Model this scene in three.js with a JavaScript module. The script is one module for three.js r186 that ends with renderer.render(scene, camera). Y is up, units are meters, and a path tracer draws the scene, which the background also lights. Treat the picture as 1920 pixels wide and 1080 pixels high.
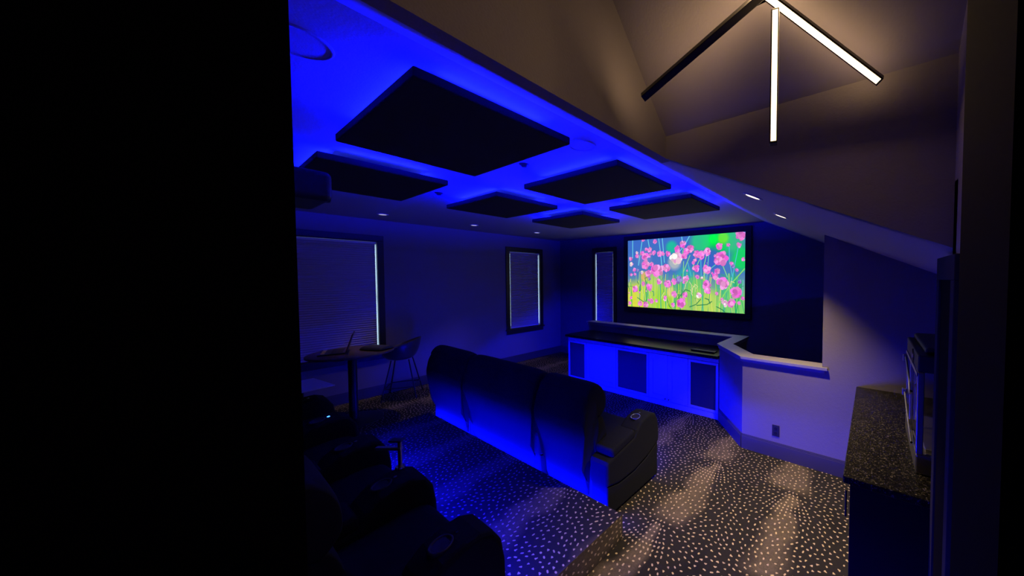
import * as THREE from 'three';
import { RoundedBoxGeometry } from 'three/addons/geometries/RoundedBoxGeometry.js';
import { mergeGeometries, toCreasedNormals } from 'three/addons/utils/BufferGeometryUtils.js';
import { RectAreaLightUniformsLib } from 'three/addons/lights/RectAreaLightUniformsLib.js';

// ------------------------------------------------------------------ camera, sky, exposure
const scene = new THREE.Scene();
const EYE = 1.85;
const camera = new THREE.PerspectiveCamera(2 * Math.atan(540 / 614.6) * 180 / Math.PI, 2417 / 1080, 0.01, 60);
camera.setViewOffset(2417, 1080, 0, 0, 1920, 1080);          // the lens axis of the photograph lies at x = 1208.5
camera.rotation.order = 'YXZ';
camera.position.set(0, EYE, 0);
camera.rotation.set(-1.864 * Math.PI / 180, 34.869 * Math.PI / 180, 0);
scene.background = new THREE.Color().setRGB(1.5, 2.3, 2.9); // daylight outside, seen past the blinds only
const renderer = new THREE.WebGLRenderer();
renderer.toneMapping = THREE.LinearToneMapping;
renderer.toneMappingExposure = 1.0;
renderer.shadowMap.enabled = true;
RectAreaLightUniformsLib.init();

// light levels
const BLUE = [0.0006, 0.0012, 1.0], WARM = [1.0, 0.62, 0.30], DOWN = [1.0, 0.70, 0.38];
const L_PANEL = 680, L_BASE = 2200, L_REAR = 1000, L_BAR = 58, L_UP = 30, I_SPOT = 15, I_LEFTSPOT = 2.0, L_SCREEN = 0.3;

// ------------------------------------------------------------------ helpers
let seed = 12345;
const rnd = () => { seed = (seed * 1664525 + 1013904223) >>> 0; return seed / 4294967296; };
const used = {};
function numbered(n) { used[n] = (used[n] ?? -1) + 1; return used[n] ? `${n}_${String(used[n]).padStart(3, '0')}` : n; }
const lin = (r, g, b) => new THREE.Color().setRGB(r, g, b);
const V = (x, y, z) => new THREE.Vector3(x, y, z);
function mat(c, rough = 0.8, extra = {}) { return new THREE.MeshStandardMaterial({ color: lin(...c), roughness: rough, ...extra }); }
function shadows(o) { o.traverse(m => { if (m.isMesh) { m.castShadow = true; m.receiveShadow = true; } }); return o; }
// uv in metres, by the main direction of each face (no index kept)
function metric(g, sx = 1, sz = 1) {
  if (g.index) g = g.toNonIndexed();
  const p = g.attributes.position, uv = new Float32Array(p.count * 2), a = V(), b = V(), c = V();
  for (let i = 0; i < p.count; i += 3) {
    a.fromBufferAttribute(p, i); b.fromBufferAttribute(p, i + 1); c.fromBufferAttribute(p, i + 2);
    const n = b.clone().sub(a).cross(c.clone().sub(a)), ax = Math.abs(n.x), ay = Math.abs(n.y), az = Math.abs(n.z);
    [a, b, c].forEach((q, k) => {
      const s = ay >= ax && ay >= az ? [q.x, q.z] : ax >= az ? [q.y, q.z] : [q.x, q.y];
      uv[(i + k) * 2] = s[0] / sx; uv[(i + k) * 2 + 1] = s[1] / sz;
    });
  }
  g.setAttribute('uv', new THREE.BufferAttribute(uv, 2));
  return g;
}
const bare = g => { const h = g.index ? g.toNonIndexed() : g; for (const k of Object.keys(h.attributes)) if (!['position', 'normal'].includes(k)) h.deleteAttribute(k); return h; };
const join = list => list.length === 1 ? list[0] : mergeGeometries(list.map(bare));
const box = (x0, x1, y0, y1, z0, z1) => new THREE.BoxGeometry(x1 - x0, y1 - y0, z1 - z0).translate((x0 + x1) / 2, (y0 + y1) / 2, (z0 + z1) / 2);
function rbox(x0, x1, y0, y1, z0, z1, r = 0.01, seg = 2) {
  const w = x1 - x0, h = y1 - y0, d = z1 - z0;
  return new RoundedBoxGeometry(w, h, d, seg, Math.min(r, w / 2.01, h / 2.01, d / 2.01)).translate((x0 + x1) / 2, (y0 + y1) / 2, (z0 + z1) / 2);
}
const cyl = (r0, r1, h, x, y, z, seg = 24) => new THREE.CylinderGeometry(r1, r0, h, seg).translate(x, y + h / 2, z);
function rod(a, b, r, seg = 10) {
  const d = b.clone().sub(a), g = new THREE.CylinderGeometry(r, r, d.length(), seg);
  g.applyQuaternion(new THREE.Quaternion().setFromUnitVectors(V(0, 1, 0), d.normalize()));
  return g.translate((a.x + b.x) / 2, (a.y + b.y) / 2, (a.z + b.z) / 2);
}
const lathe = (pts, seg = 32) => new THREE.LatheGeometry(pts.map(p => new THREE.Vector2(p[0], p[1])), seg);
// prism of an outline in plan (x, z), standing from y0 to y1
function plan(pts, y0, y1) {
  const s = new THREE.Shape(pts.map(([x, z]) => new THREE.Vector2(x, -z)));
  return new THREE.ExtrudeGeometry(s, { depth: y1 - y0, bevelEnabled: false }).rotateX(-Math.PI / 2).translate(0, y0, 0);
}
// outline in (forward, y) pushed along x; forward runs to -z
function sideShape(pts, smooth) {
  const v = pts.map(p => new THREE.Vector2(p[0], p[1]));
  if (!smooth) return new THREE.Shape(v);
  return new THREE.Shape(new THREE.CatmullRomCurve3(pts.map(p => V(p[0], p[1], 0)), true, 'catmullrom', 0.5).getPoints(56).map(p => new THREE.Vector2(p.x, p.y)));
}
function sideExtrude(pts, x0, x1, bevel = 0.015, smooth = false) {
  const g = new THREE.ExtrudeGeometry(sideShape(pts, smooth), { depth: Math.max(0.001, x1 - x0 - 2 * bevel), bevelEnabled: bevel > 0, bevelSize: bevel, bevelThickness: bevel, bevelOffset: -bevel, bevelSegments: 3 });
  g.rotateY(Math.PI / 2).translate(x0 + bevel, 0, 0);     // shape x -> -z, depth -> +x
  return g;
}
// pillow: closed outline in (forward, y) lofted along x and drawn in towards its centre at both ends
function pillow(pts, x0, x1, centre, power = 7, n = 22, keep = 0.25, taper = 0) {
  const ring = new THREE.CatmullRomCurve3(pts.map(p => V(p[0], p[1], 0)), true, 'catmullrom', 0.5).getPoints(44); ring.pop();
  const pos = [], idx = [], m = ring.length, cx = (x0 + x1) / 2, hw = (x1 - x0) / 2;
  for (let i = 0; i <= n; i++) {
    const t = -Math.cos(Math.PI * i / n), s = keep + (1 - keep) * Math.pow(Math.max(0, 1 - Math.pow(Math.abs(t), power)), 1 / power);
    for (const p of ring) { const f = centre[0] + (p.x - centre[0]) * (0.6 + 0.4 * s), y = centre[1] + (p.y - centre[1]) * s; const q = Math.min(1, Math.max(0, (y - 0.30) / 0.40)), hx = hw - taper * (1 - q * q * (3 - 2 * q)); pos.push(cx + t * hx, y, -f); }
  }
  for (let i = 0; i < n; i++) for (let j = 0; j < m; j++) {
    const a = i * m + j, b = i * m + (j + 1) % m, c = a + m, d = b + m;
    idx.push(a, b, c, b, d, c);
  }
  for (const e of [0, n]) {
    const k = pos.length / 3; pos.push(cx + (e ? 1 : -1) * (hw - taper), centre[1], -centre[0]);
    for (let j = 0; j < m; j++) { const a = e * m + j, b = e * m + (j + 1) % m; e ? idx.push(k, a, b) : idx.push(k, b, a); }
  }
  const g = new THREE.BufferGeometry();
  g.setAttribute('position', new THREE.Float32BufferAttribute(pos, 3)); g.setIndex(idx); g.computeVertexNormals();
  return g;
}
function part(name, geos, m, parent) {
  const g = Array.isArray(geos) ? join(geos) : geos;
  const o = new THREE.Mesh(g, m); o.name = name; o.castShadow = o.receiveShadow = true; parent.add(o); return o;
}
function thing(name, label, category, pos = [0, 0, 0], group, turn = 0) {
  const o = new THREE.Group(); o.name = numbered(name); o.position.set(...pos); o.rotation.y = turn;
  o.userData = { label, category }; if (group) o.userData.group = group; scene.add(o); return o;
}
function struct(name, geos, m, label, category) {
  const o = part(name, geos, m, scene); o.userData = { kind: 'structure', label, category }; return o;
}
function structGroup(name, label, category) {
  const o = new THREE.Group(); o.name = name; o.userData = { kind: 'structure', label, category }; scene.add(o); return o;
}
function rect(parent, w, h, L, c, pos, dir, up = V(0, 1, 0)) {   // area light at pos shining along dir
  const l = new THREE.RectAreaLight(lin(...c), L, w, h);
  l.position.copy(pos); l.up.copy(up);
  const mm = new THREE.Matrix4().lookAt(V(0, 0, 0), dir, up);   // -z of the light points along dir
  l.quaternion.setFromRotationMatrix(mm); parent.add(l); l.name = 'area_lamp'; return l;
}
function spot(parent, I, c, pos, target, angle, penumbra, radius = 1) {
  const l = new THREE.SpotLight(lin(...c), I, 0, angle, penumbra, 2);
  l.position.copy(pos); l.target.position.copy(target); parent.add(l); parent.add(l.target); l.castShadow = true; l.shadow.radius = radius; l.name = 'spot_lamp'; return l;
}

// ------------------------------------------------------------------ textures
function noise2(w, h, cell, s) {          // tiling value noise
  const nx = Math.round(w / cell), ny = Math.round(h / cell), t = new Float32Array(nx * ny); let q = s;
  for (let i = 0; i < t.length; i++) { q = (q * 1664525 + 1013904223) >>> 0; t[i] = q / 4294967296; }
  return (x, y) => {
    const u = x / w * nx, v = y / h * ny, i = Math.floor(u), j = Math.floor(v), fx = u - i, fy = v - j, a = fx * fx * (3 - 2 * fx), b = fy * fy * (3 - 2 * fy);
    const T = (p, r) => t[((r % ny) + ny) % ny * nx + ((p % nx) + nx) % nx];
    return (T(i, j) * (1 - a) + T(i + 1, j) * a) * (1 - b) + (T(i, j + 1) * (1 - a) + T(i + 1, j + 1) * a) * b;
  };
}
function dataTex(w, h, fn, srgb = true) {
  const d = new Uint8Array(w * h * 4);
  for (let j = 0; j < h; j++) for (let i = 0; i < w; i++) { const c = fn(i, j), k = (j * w + i) * 4; d[k] = c[0]; d[k + 1] = c[1]; d[k + 2] = c[2]; d[k + 3] = 255; }
  const t = new THREE.DataTexture(d, w, h); t.wrapS = t.wrapT = THREE.RepeatWrapping; t.magFilter = THREE.LinearFilter; t.minFilter = THREE.LinearMipmapLinearFilter; t.generateMipmaps = true;
  if (srgb) t.colorSpace = THREE.SRGBColorSpace; t.needsUpdate = true; return t;
}
const s8 = v => Math.round(255 * (v <= 0.0031308 ? 12.92 * v : 1.055 * Math.pow(v, 1 / 2.4) - 0.055));
// carpet: charcoal ground, taupe drops in rows, cream flecks that fan out from the point of each drop
const CW = 2.84, CH = 2.0;
function carpetTexture() {
  const W = 2048, H = 1442, n1 = noise2(W, H, 90, 7), n2 = noise2(W, H, 5, 9), n3 = noise2(W, H, 2, 5);
  const apex = [];                                       // drops: point at far end, round end 1 m nearer
  for (let k = 0; k < 4; k++) for (let j = 0; j < 2; j++) apex.push([0.15 + 0.71 * k + (j ? 0.03 : -0.02), (j * 1.0 + [0.0, 0.06, -0.05, 0.03][k] + CH) % CH]);
  const ground = new Float32Array(W * H);                // amount of taupe, 0..1
  const dark = new Float32Array(W * H);
  for (let j = 0; j < H; j++) for (let i = 0; i < W; i++) {
    const x = i / W * CW, z = j / H * CH; let a = 0, d = 0;
    for (const [ax, az] of apex) {
      let dx = x - ax, dz = z - az; dx -= CW * Math.round(dx / CW); dz -= CH * Math.floor(dz / CH);
      dx += (n1(i, j) - 0.5) * 0.10;
      if (dz < 1.05) {
        const hw = 0.03 + 0.155 * Math.pow(Math.min(1, dz / 0.75), 0.8), e = 1 - Math.abs(dx) / hw;
        const end = Math.min(1, (1.0 - dz) / 0.10);
        a = Math.max(a, Math.min(1, Math.max(0, e * 1.6)) * Math.max(0, end) * Math.min(1, dz / 0.04));
      }
      const q = Math.abs(dx - 0.355) + 0.35 * Math.abs(((dz + 0.3) % 1) - 0.5);   // near-black streaks between rows
      d = Math.max(d, Math.max(0, 1 - q / 0.10));
    }
    ground[j * W + i] = a; dark[j * W + i] = d;
  }
  // flecks
  const dots = [], cell = 0.036, gx = Math.floor(CW / cell), gy = Math.floor(CH / cell), grid = new Array(gx * gy).fill(null).map(() => []);
  const put = (x, z, dir, min) => {
    x = ((x % CW) + CW) % CW; z = ((z % CH) + CH) % CH;
    const ci = Math.floor(x / CW * gx), cj = Math.floor(z / CH * gy);
    for (let q = -1; q <= 1; q++) for (let r = -1; r <= 1; r++) for (const o of grid[((cj + q + gy) % gy) * gx + (ci + r + gx) % gx]) {
      let dx = x - o[0], dz = z - o[1]; dx -= CW * Math.round(dx / CW); dz -= CH * Math.round(dz / CH);
      if (dx * dx + dz * dz < min * min) return false;
    }
    const o = [x, z, dir]; grid[cj * gx + ci].push(o); dots.push(o); return true;
  };
  for (const [ax, az] of apex) for (let k = -5; k <= 5; k++) {
    let x = ax + k * 0.006, z = az - 0.02; const ang = k * 0.105;
    for (let s = 0; s < 9; s++) { put(x, z, ang, 0.026); x += Math.sin(ang * (1 - s * 0.05)) * 0.043; z += Math.cos(ang) * 0.040; }
  }
  for (let tries = 0; tries < 60000; tries++) {
    const x = rnd() * CW, z = rnd() * CH; let best = 9, dir = 0;
    for (const [ax, az] of apex) { let dx = x - ax, dz = z - az; dx -= CW * Math.round(dx / CW); dz -= CH * Math.round(dz / CH); const q = dx * dx * 3 + dz * dz; if (q < best) { best = q; dir = Math.atan2(dx, dz); } }
    put(x, z, dir, 0.0355);
  }
  const fleck = new Float32Array(W * H), px = W / CW;
  for (const [x, z, dir] of dots) {
    const lx = 0.0050 + rnd() * 0.0018, lz = 0.0068 + rnd() * 0.0032, a = dir + (rnd() - 0.5) * 0.7, ca = Math.cos(a), sa = Math.sin(a), R = Math.ceil(0.014 * px), ci = Math.round(x * px), cj = Math.round(z / CH * H), w1 = rnd() * 6.28, nl = rnd() < 0.5 ? 2 : 3;
    for (let q = -R; q <= R; q++) for (let r = -R; r <= R; r++) {
      const dx = r / px, dz = q * CH / H, u = dx * ca - dz * sa, v = dx * sa + dz * ca, th = Math.atan2(v, u);
      const e = Math.hypot(u / lx, v / lz) * (1 + 0.22 * Math.sin(nl * th + w1));
      const f = Math.min(1, Math.max(0, (1.12 - e) / 0.24)), k = ((cj + q + H) % H) * W + (ci + r + W) % W;
      if (f > fleck[k]) fleck[k] = f;
    }
  }
  return dataTex(W, H, (i, j) => {
    const k = j * W + i, a = ground[k] * (0.85 + 0.3 * (n1(i * 2, j * 2) - 0.5)), g = 0.8 + 0.4 * n2(i, j), f = fleck[k] * (0.85 + 0.15 * n3(i, j)), t = 1 - 0.75 * dark[k];
    const base = [0.0085 * t + (0.10 - 0.0085) * a, 0.008 * t + (0.082 - 0.008) * a, 0.0072 * t + (0.058 - 0.0072) * a].map(v => v * g);
    const cr = [0.55, 0.45, 0.285];
    return base.map((v, q) => s8(Math.max(0, v * (1 - f) + cr[q] * f)));
  });
}
const carpetTex = carpetTexture();
const carpet = new THREE.MeshStandardMaterial({ map: carpetTex, roughness: 1 });
const wn = noise2(256, 256, 4, 3), wn2 = noise2(256, 256, 16, 4);
const plasterTex = dataTex(256, 256, (i, j) => { const v = 128 + 90 * (wn(i, j) - 0.5) + 70 * (wn2(i, j) - 0.5); return [v, v, v]; }, false);
plasterTex.repeat.set(3, 3);
const paint = (c, rough = 0.85) => new THREE.MeshStandardMaterial({ color: lin(...c), roughness: rough, bumpMap: plasterTex, bumpScale: 0.0012 });
const fn1 = noise2(256, 256, 3, 31), fn2 = noise2(256, 256, 24, 32);
const fabricTex = dataTex(256, 256, (i, j) => { const v = 150 + 110 * (fn1(i, j) - 0.5) + 50 * (fn2(i, j) - 0.5); return [v, v, v]; });
const weave = dataTex(128, 128, (i, j) => { const v = 128 + 80 * Math.sin(i * Math.PI / 4) * Math.sin(j * Math.PI / 4); return [v, v, v]; }, false);
weave.repeat.set(8, 8);
const gn1 = noise2(512, 512, 6, 41), gn2 = noise2(512, 512, 40, 42), gn3 = noise2(512, 512, 3, 43);
const graniteTex = dataTex(512, 512, (i, j) => {
  const sp = Math.max(0, gn3(i, j) * 0.6 + gn1(i, j) * 0.4 - 0.66) * 6, v = 0.003 + 0.007 * gn2(i, j) * gn1(i, j);
  return [v + 0.10 * sp, v + 0.09 * sp, v * 0.9 + 0.075 * sp].map(s8);
});

// ------------------------------------------------------------------ materials
const M = {
  wall: paint([0.18, 0.165, 0.178]), wallFar: paint([0.085, 0.08, 0.092]), ceiling: paint([0.38, 0.37, 0.38]), blackTrim: mat([0.012, 0.011, 0.012], 0.45), base: mat([0.05, 0.048, 0.055], 0.5),
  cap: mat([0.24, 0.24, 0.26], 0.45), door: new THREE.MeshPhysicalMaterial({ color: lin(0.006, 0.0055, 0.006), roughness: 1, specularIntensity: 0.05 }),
  seat: new THREE.MeshPhysicalMaterial({ color: lin(0.0095, 0.012, 0.019), roughness: 0.95, specularIntensity: 0.3, bumpMap: weave, bumpScale: 0.0008 }),
  seatDark: mat([0.02, 0.02, 0.022], 0.9), seatShaded: new THREE.MeshPhysicalMaterial({ color: lin(0.006, 0.006, 0.0065), roughness: 0.75, specularIntensity: 0.25 }), chrome: mat([0.65, 0.65, 0.67], 0.16, { metalness: 1 }), steel: mat([0.38, 0.38, 0.40], 0.38, { metalness: 1 }),
  black: mat([0.011, 0.011, 0.012], 0.55), blackMetal: mat([0.02, 0.02, 0.02], 0.4, { metalness: 0.6 }), panel: mat([0.014, 0.013, 0.014], 0.95),
  cabinet: mat([0.26, 0.26, 0.29], 0.42), grille: new THREE.MeshStandardMaterial({ color: lin(0.014, 0.014, 0.016), roughness: 0.9, bumpMap: weave, bumpScale: 0.001 }), darkWood: new THREE.MeshPhysicalMaterial({ color: lin(0.006, 0.005, 0.005), roughness: 0.7, specularIntensity: 0.2 }),
  granite: new THREE.MeshPhysicalMaterial({ map: graniteTex, roughness: 0.3, specularIntensity: 0.25, clearcoat: 0.04, clearcoatRoughness: 0.1 }),
  tableTop: mat([0.10, 0.062, 0.04], 0.42), stoolShell: mat([0.055, 0.05, 0.042], 0.32), blind: new THREE.MeshStandardMaterial({ color: lin(0.44, 0.40, 0.42), roughness: 0.9 }),
  white: mat([0.6, 0.58, 0.57], 0.6), tray: mat([0.42, 0.38, 0.40], 0.5), yellow: mat([0.75, 0.62, 0.22], 0.6), laptop: mat([0.02, 0.02, 0.022], 0.4),
  glass: new THREE.MeshPhysicalMaterial({ color: lin(1, 1, 1), roughness: 0.02, transmission: 1, thickness: 0, ior: 1.45 }),
  ledBlue: new THREE.MeshStandardMaterial({ color: lin(0.1, 0.1, 0.4), emissive: lin(0.05, 0.09, 1), emissiveIntensity: 3 }),
  barLed: new THREE.MeshStandardMaterial({ color: lin(0.9, 0.8, 0.6), emissive: lin(1.0, 0.66, 0.33), emissiveIntensity: 5 }),
  spotLed: new THREE.MeshStandardMaterial({ color: lin(0.9, 0.85, 0.7), emissive: lin(1.0, 0.80, 0.50), emissiveIntensity: 4 }),
  dimLed: new THREE.MeshStandardMaterial({ color: lin(0.8, 0.8, 0.8), emissive: lin(0.9, 0.85, 1.0), emissiveIntensity: 0.5 }),
  cupLed: new THREE.MeshStandardMaterial({ color: lin(0.1, 0.3, 0.9), emissive: lin(0.05, 0.25, 1), emissiveIntensity: 4 }),
};

// ------------------------------------------------------------------ room shell
const CEIL = 2.74, XL = -6.33, ZF = -5.45, XC = -1.435, TAN = Math.tan(25 * Math.PI / 180), ZC = -1.65, XG = -1.0, XR = 0.24, ZB = -0.06, ZH = -3.49, XA = 0.80;
const slopeY = x => CEIL - TAN * (x - XC);
struct('floor', metric(box(XL - 0.1, 1.1, -0.1, 0, ZF - 0.1, 1.3), CW, CH), carpet, 'dark carpet with cream flecks and taupe drops', 'floor');
struct('platform', metric(box(-4.47, -1.42, 0.001, 0.18, -1.765, ZB - 0.002), CW, CH), carpet, 'carpeted riser carrying the rear row of recliners', 'platform');
struct('ceiling', metric(box(XL - 0.12, XC, CEIL, CEIL + 0.1, ZF - 0.1, ZB + 0.14)), M.ceiling, 'flat pale ceiling above the floating panels', 'ceiling');
function slopeSlab(x0, x1, z0, z1, t = 0.08) {
  const pts = [[x0, slopeY(x0)], [x1, slopeY(x1)], [x1, slopeY(x1) + t], [x0, slopeY(x0) + t]];
  const g = new THREE.ExtrudeGeometry(new THREE.Shape(pts.map(p => new THREE.Vector2(...p))), { depth: z1 - z0, bevelEnabled: false }); return g.translate(0, 0, z0);
}
struct('sloped_ceiling', metric(join([slopeSlab(XC, XG, ZC - 0.0, ZB + 0.14), slopeSlab(XC, XA + 0.1, ZF - 0.1, ZC)])), M.ceiling, 'sloped ceiling falling from the flat ceiling towards the counter', 'ceiling');
function wallWithHoles(u0, u1, y0, y1, holes, depth) {
  const s = new THREE.Shape([[u0, y0], [u1, y0], [u1, y1], [u0, y1]].map(p => new THREE.Vector2(...p)));
  for (const [a, b, c, d] of holes) s.holes.push(new THREE.Path([[a, c], [a, d], [b, d], [b, c]].map(p => new THREE.Vector2(...p))));
  return new THREE.ExtrudeGeometry(s, { depth, bevelEnabled: false });
}
// openings: [along0, along1, y0, y1]
const W1 = [-1.81, -0.52, 0.68, 2.41], W2 = [-4.83, -4.07, 0.74, 2.41], W3 = [-5.15, -4.61, 0.74, 2.42];
// wall_left lies in x = XL; shape u -> z
{ const g = wallWithHoles(ZF - 0.1, ZB + 0.14, 0, CEIL, [W1, W2], 0.14); g.rotateY(-Math.PI / 2); g.translate(XL, 0, 0); struct('wall_left', metric(g), M.wall, 'purple-grey side wall with two blinds', 'wall'); }
{ const g = wallWithHoles(XL, XA + 0.1, 0, CEIL, [W3], 0.14); g.translate(0, 0, ZF - 0.14); struct('wall_far', metric(g), M.wallFar, 'charcoal wall behind the big screen', 'wall'); }
struct('wall_back', metric(box(XL - 0.1, -0.44, 0, 2.74, ZB, ZB + 0.14)), M.wall, 'wall behind the rear row of recliners', 'wall');
// half wall, its run round the stairwell, then the full-height wall it turns into
const outer = [[-4.51, -4.57], [-1.60, -4.57], [-1.60, -3.98], [-1.14, -3.49], [-0.38, -3.49]], inner = [[-0.38, -3.62], [-1.08, -3.62], [-1.48, -4.05], [-1.48, -4.70], [-4.51, -4.70]];
struct('wall_half', metric(plan([...outer, ...inner], 0, 0.965)), M.wall, 'low wall folding round the stairwell below the screen', 'wall');
{ // the right-hand wall reaches up to the slope
  const g = new THREE.ExtrudeGeometry(new THREE.Shape([[-0.38, 0], [XA, 0], [XA, slopeY(XA) + 0.03], [-0.38, slopeY(-0.38) + 0.03]].map(p => new THREE.Vector2(...p))), { depth: 0.13, bevelEnabled: false }).translate(0, 0, ZH - 0.13);
  struct('wall_right', metric(g), M.wall, 'purple-grey wall rising beside the low wall to the slope', 'wall');
}
const capO = [[-4.54, -4.54], [-1.63, -4.54], [-1.63, -3.965], [-1.155, -3.46], [-0.335, -3.46]], capI = [[-0.335, -3.65], [-1.075, -3.65], [-1.45, -4.06], [-1.45, -4.73], [-4.54, -4.73]];
{ const o = struct('trim_1', metric(plan([...capO, ...capI], 0.975, 1.0)), M.cap, 'pale cap board running along the low wall', 'cap');
  const inset = (p, c) => [p[0], p[1]];
  part('bead', metric(plan([[-4.525, -4.555], [-1.615, -4.555], [-1.615, -3.972], [-1.147, -3.475], [-0.36, -3.475], [-0.36, -3.635], [-1.078, -3.635], [-1.465, -4.055], [-1.465, -4.715], [-4.525, -4.715]], 0.945, 0.975)), M.cap, o); }
// dormer above the camera: far cheek, gable, roof planes
const CT = 2.66, RZ = -0.40, RY = CT + (RZ - ZC) * 0.957;
{ const g = new THREE.ExtrudeGeometry(new THREE.Shape([[XG - 0.02, slopeY(XG - 0.02)], [XR + 0.05, slopeY(XR + 0.05)], [XR + 0.05, CT + 0.1], [XG - 0.02, CT + 0.1]].map(p => new THREE.Vector2(...p))), { depth: 0.06, bevelEnabled: false }).translate(0, 0, ZC - 0.057);
  struct('wall_dormer_far', metric(g), M.wall, 'upright dormer wall above the sloped ceiling', 'wall'); }
{ const g = new THREE.ExtrudeGeometry(new THREE.Shape([[ZC - 0.05, slopeY(XG)], [1.2, slopeY(XG)], [1.2, RY + 0.2], [ZC - 0.05, RY + 0.2]].map(p => new THREE.Vector2(...p))), { depth: 0.06, bevelEnabled: false }).rotateY(-Math.PI / 2).translate(XG + 0.003, 0, 0);
  struct('wall_dormer_left', metric(g), M.wall, 'gable wall of the dormer above the flat ceiling edge', 'wall'); }
{ const t = 0.08, g = new THREE.ExtrudeGeometry(new THREE.Shape([[ZC - 0.05, CT - 0.048], [RZ, RY], [-ZC - 0.8 + 0.4, CT - 0.05], [-ZC - 0.4, CT + t], [RZ, RY + t + 0.03], [ZC - 0.05, CT + t]].map(p => new THREE.Vector2(...p))), { depth: 2.1, bevelEnabled: false }).rotateY(-Math.PI / 2).translate(1.05, 0, 0);
  struct('vault_ceiling', metric(g), M.wall, 'pitched dormer ceiling above the crossed light bars', 'ceiling'); }
struct('wall_dormer_right', metric(box(XR, XR + 0.06, 0, RY + 0.2, ZC + 0.0, -0.48)), M.wall, 'end wall of the dormer beside the tall cabinet', 'wall');
struct('wall_alcove', metric(join([box(XR, XA + 0.06, 0, 2.2, ZC - 0.0, ZC + 0.06), box(XA, XA + 0.06, 0, 2.2, ZF, ZC + 0.06)])), M.wall, 'dark walls round the counter alcove', 'wall');
struct('wall_hall', metric(join([box(XG - 0.06, XG, 0, 2.74, ZB + 0.14, 1.26), box(1.0, 1.06, 0, RY + 0.2, -0.4, 1.26), box(XG, 1.0, 0, 2.75, 1.2, 1.26)])), M.wall, 'walls of the landing behind the doorway', 'wall');
// doorway the camera looks through
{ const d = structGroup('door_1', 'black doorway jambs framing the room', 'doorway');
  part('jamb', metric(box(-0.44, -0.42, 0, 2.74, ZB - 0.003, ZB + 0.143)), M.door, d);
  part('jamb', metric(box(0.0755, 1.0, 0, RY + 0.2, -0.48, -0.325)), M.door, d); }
// baseboards with a beaded top
function board(name, pts, label, h = 0.135) {   // along the polyline, room side to its left
  const gs = [];
  for (let i = 0; i + 1 < pts.length; i++) {
    const [x0, z0] = pts[i], [x1, z1] = pts[i + 1], L = Math.hypot(x1 - x0, z1 - z0), a = Math.atan2(-(z1 - z0), x1 - x0);
    for (const [t, y0, y1] of [[0.016, 0.001, h], [0.011, h, h + 0.012], [0.007, h + 0.012, h + 0.022]])
      gs.push(new THREE.BoxGeometry(L, y1 - y0, t).translate(0, (y0 + y1) / 2, t / 2).rotateY(a).translate((x0 + x1) / 2, 0, (z0 + z1) / 2));
  }
  struct(name, metric(join(gs)), M.base, label, 'baseboard');
}
board('baseboard_left', [[XL, ZB], [XL, ZF]].reverse().map(p => p).reverse(), 'baseboard along the wall under the blinds');
board('baseboard_far', [[XL, ZF], [-4.5, ZF]], 'baseboard in the corner left of the bar cabinet');
board('baseboard_right', [[-1.60, -3.98], [-1.14, -3.49], [-0.38, -3.49], [-0.1, -3.49]], 'baseboard round the foot of the low wall');

// ------------------------------------------------------------------ windows with pleated blinds
function makeWindow(name, hole, plane, label) {
  const [a0, a1, y0, y1] = hole, w = a1 - a0, h = y1 - y0, win = structGroup(name, label, 'window');
  win.position.set(plane === 'x' ? XL : (a0 + a1) / 2, 0, plane === 'x' ? (a0 + a1) / 2 : ZF); if (plane === 'x') win.rotation.y = Math.PI / 2;
  // local: x along the wall, z towards the room
  const c = 0.085, fr = [rbox(-w / 2 - c, w / 2 + c, y1, y1 + c, 0, 0.022, 0.004), rbox(-w / 2 - c, -w / 2, y0, y1, 0, 0.022, 0.004), rbox(w / 2, w / 2 + c, y0, y1, 0, 0.022, 0.004)];
  fr.forEach(g => part('casing', g, M.blackTrim, win));
  part('sill', rbox(-w / 2 - c - 0.02, w / 2 + c + 0.02, y0 - 0.03, y0, 0, 0.05, 0.006), M.blackTrim, win);
  part('apron', rbox(-w / 2 - c, w / 2 + c, y0 - 0.11, y0 - 0.03, 0, 0.018, 0.004), M.blackTrim, win);
  part('lining', [box(-w / 2, w / 2, y1 - 0.012, y1, -0.12, 0), box(-w / 2, w / 2, y0, y0 + 0.012, -0.12, 0)], M.blackTrim, win);
  part('sash', [box(-w / 2, w / 2, y0 + 0.012, y0 + 0.05, -0.12, -0.095), box(-w / 2, w / 2, y1 - 0.05, y1 - 0.012, -0.12, -0.095), box(-w / 2, w / 2, (y0 + y1) / 2 - 0.02, (y0 + y1) / 2 + 0.02, -0.12, -0.095)], M.white, win);
  part('reveal', [box(-w / 2, -w / 2 + 0.003, y0 + 0.05, y1 - 0.05, -0.095, -0.002), box(w / 2 - 0.003, w / 2, y0 + 0.05, y1 - 0.05, -0.095, -0.002)], M.white, win);
  part('pane', new THREE.PlaneGeometry(w, h).translate(0, (y0 + y1) / 2, -0.108), M.glass, win);
}
makeWindow('window_1', W1, 'x', 'wide black-framed window behind the round table');
makeWindow('window_2', W2, 'x', 'narrow black-framed window near the room corner');
makeWindow('window_3', W3, 'z', 'narrow black-framed window beside the big screen');
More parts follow.
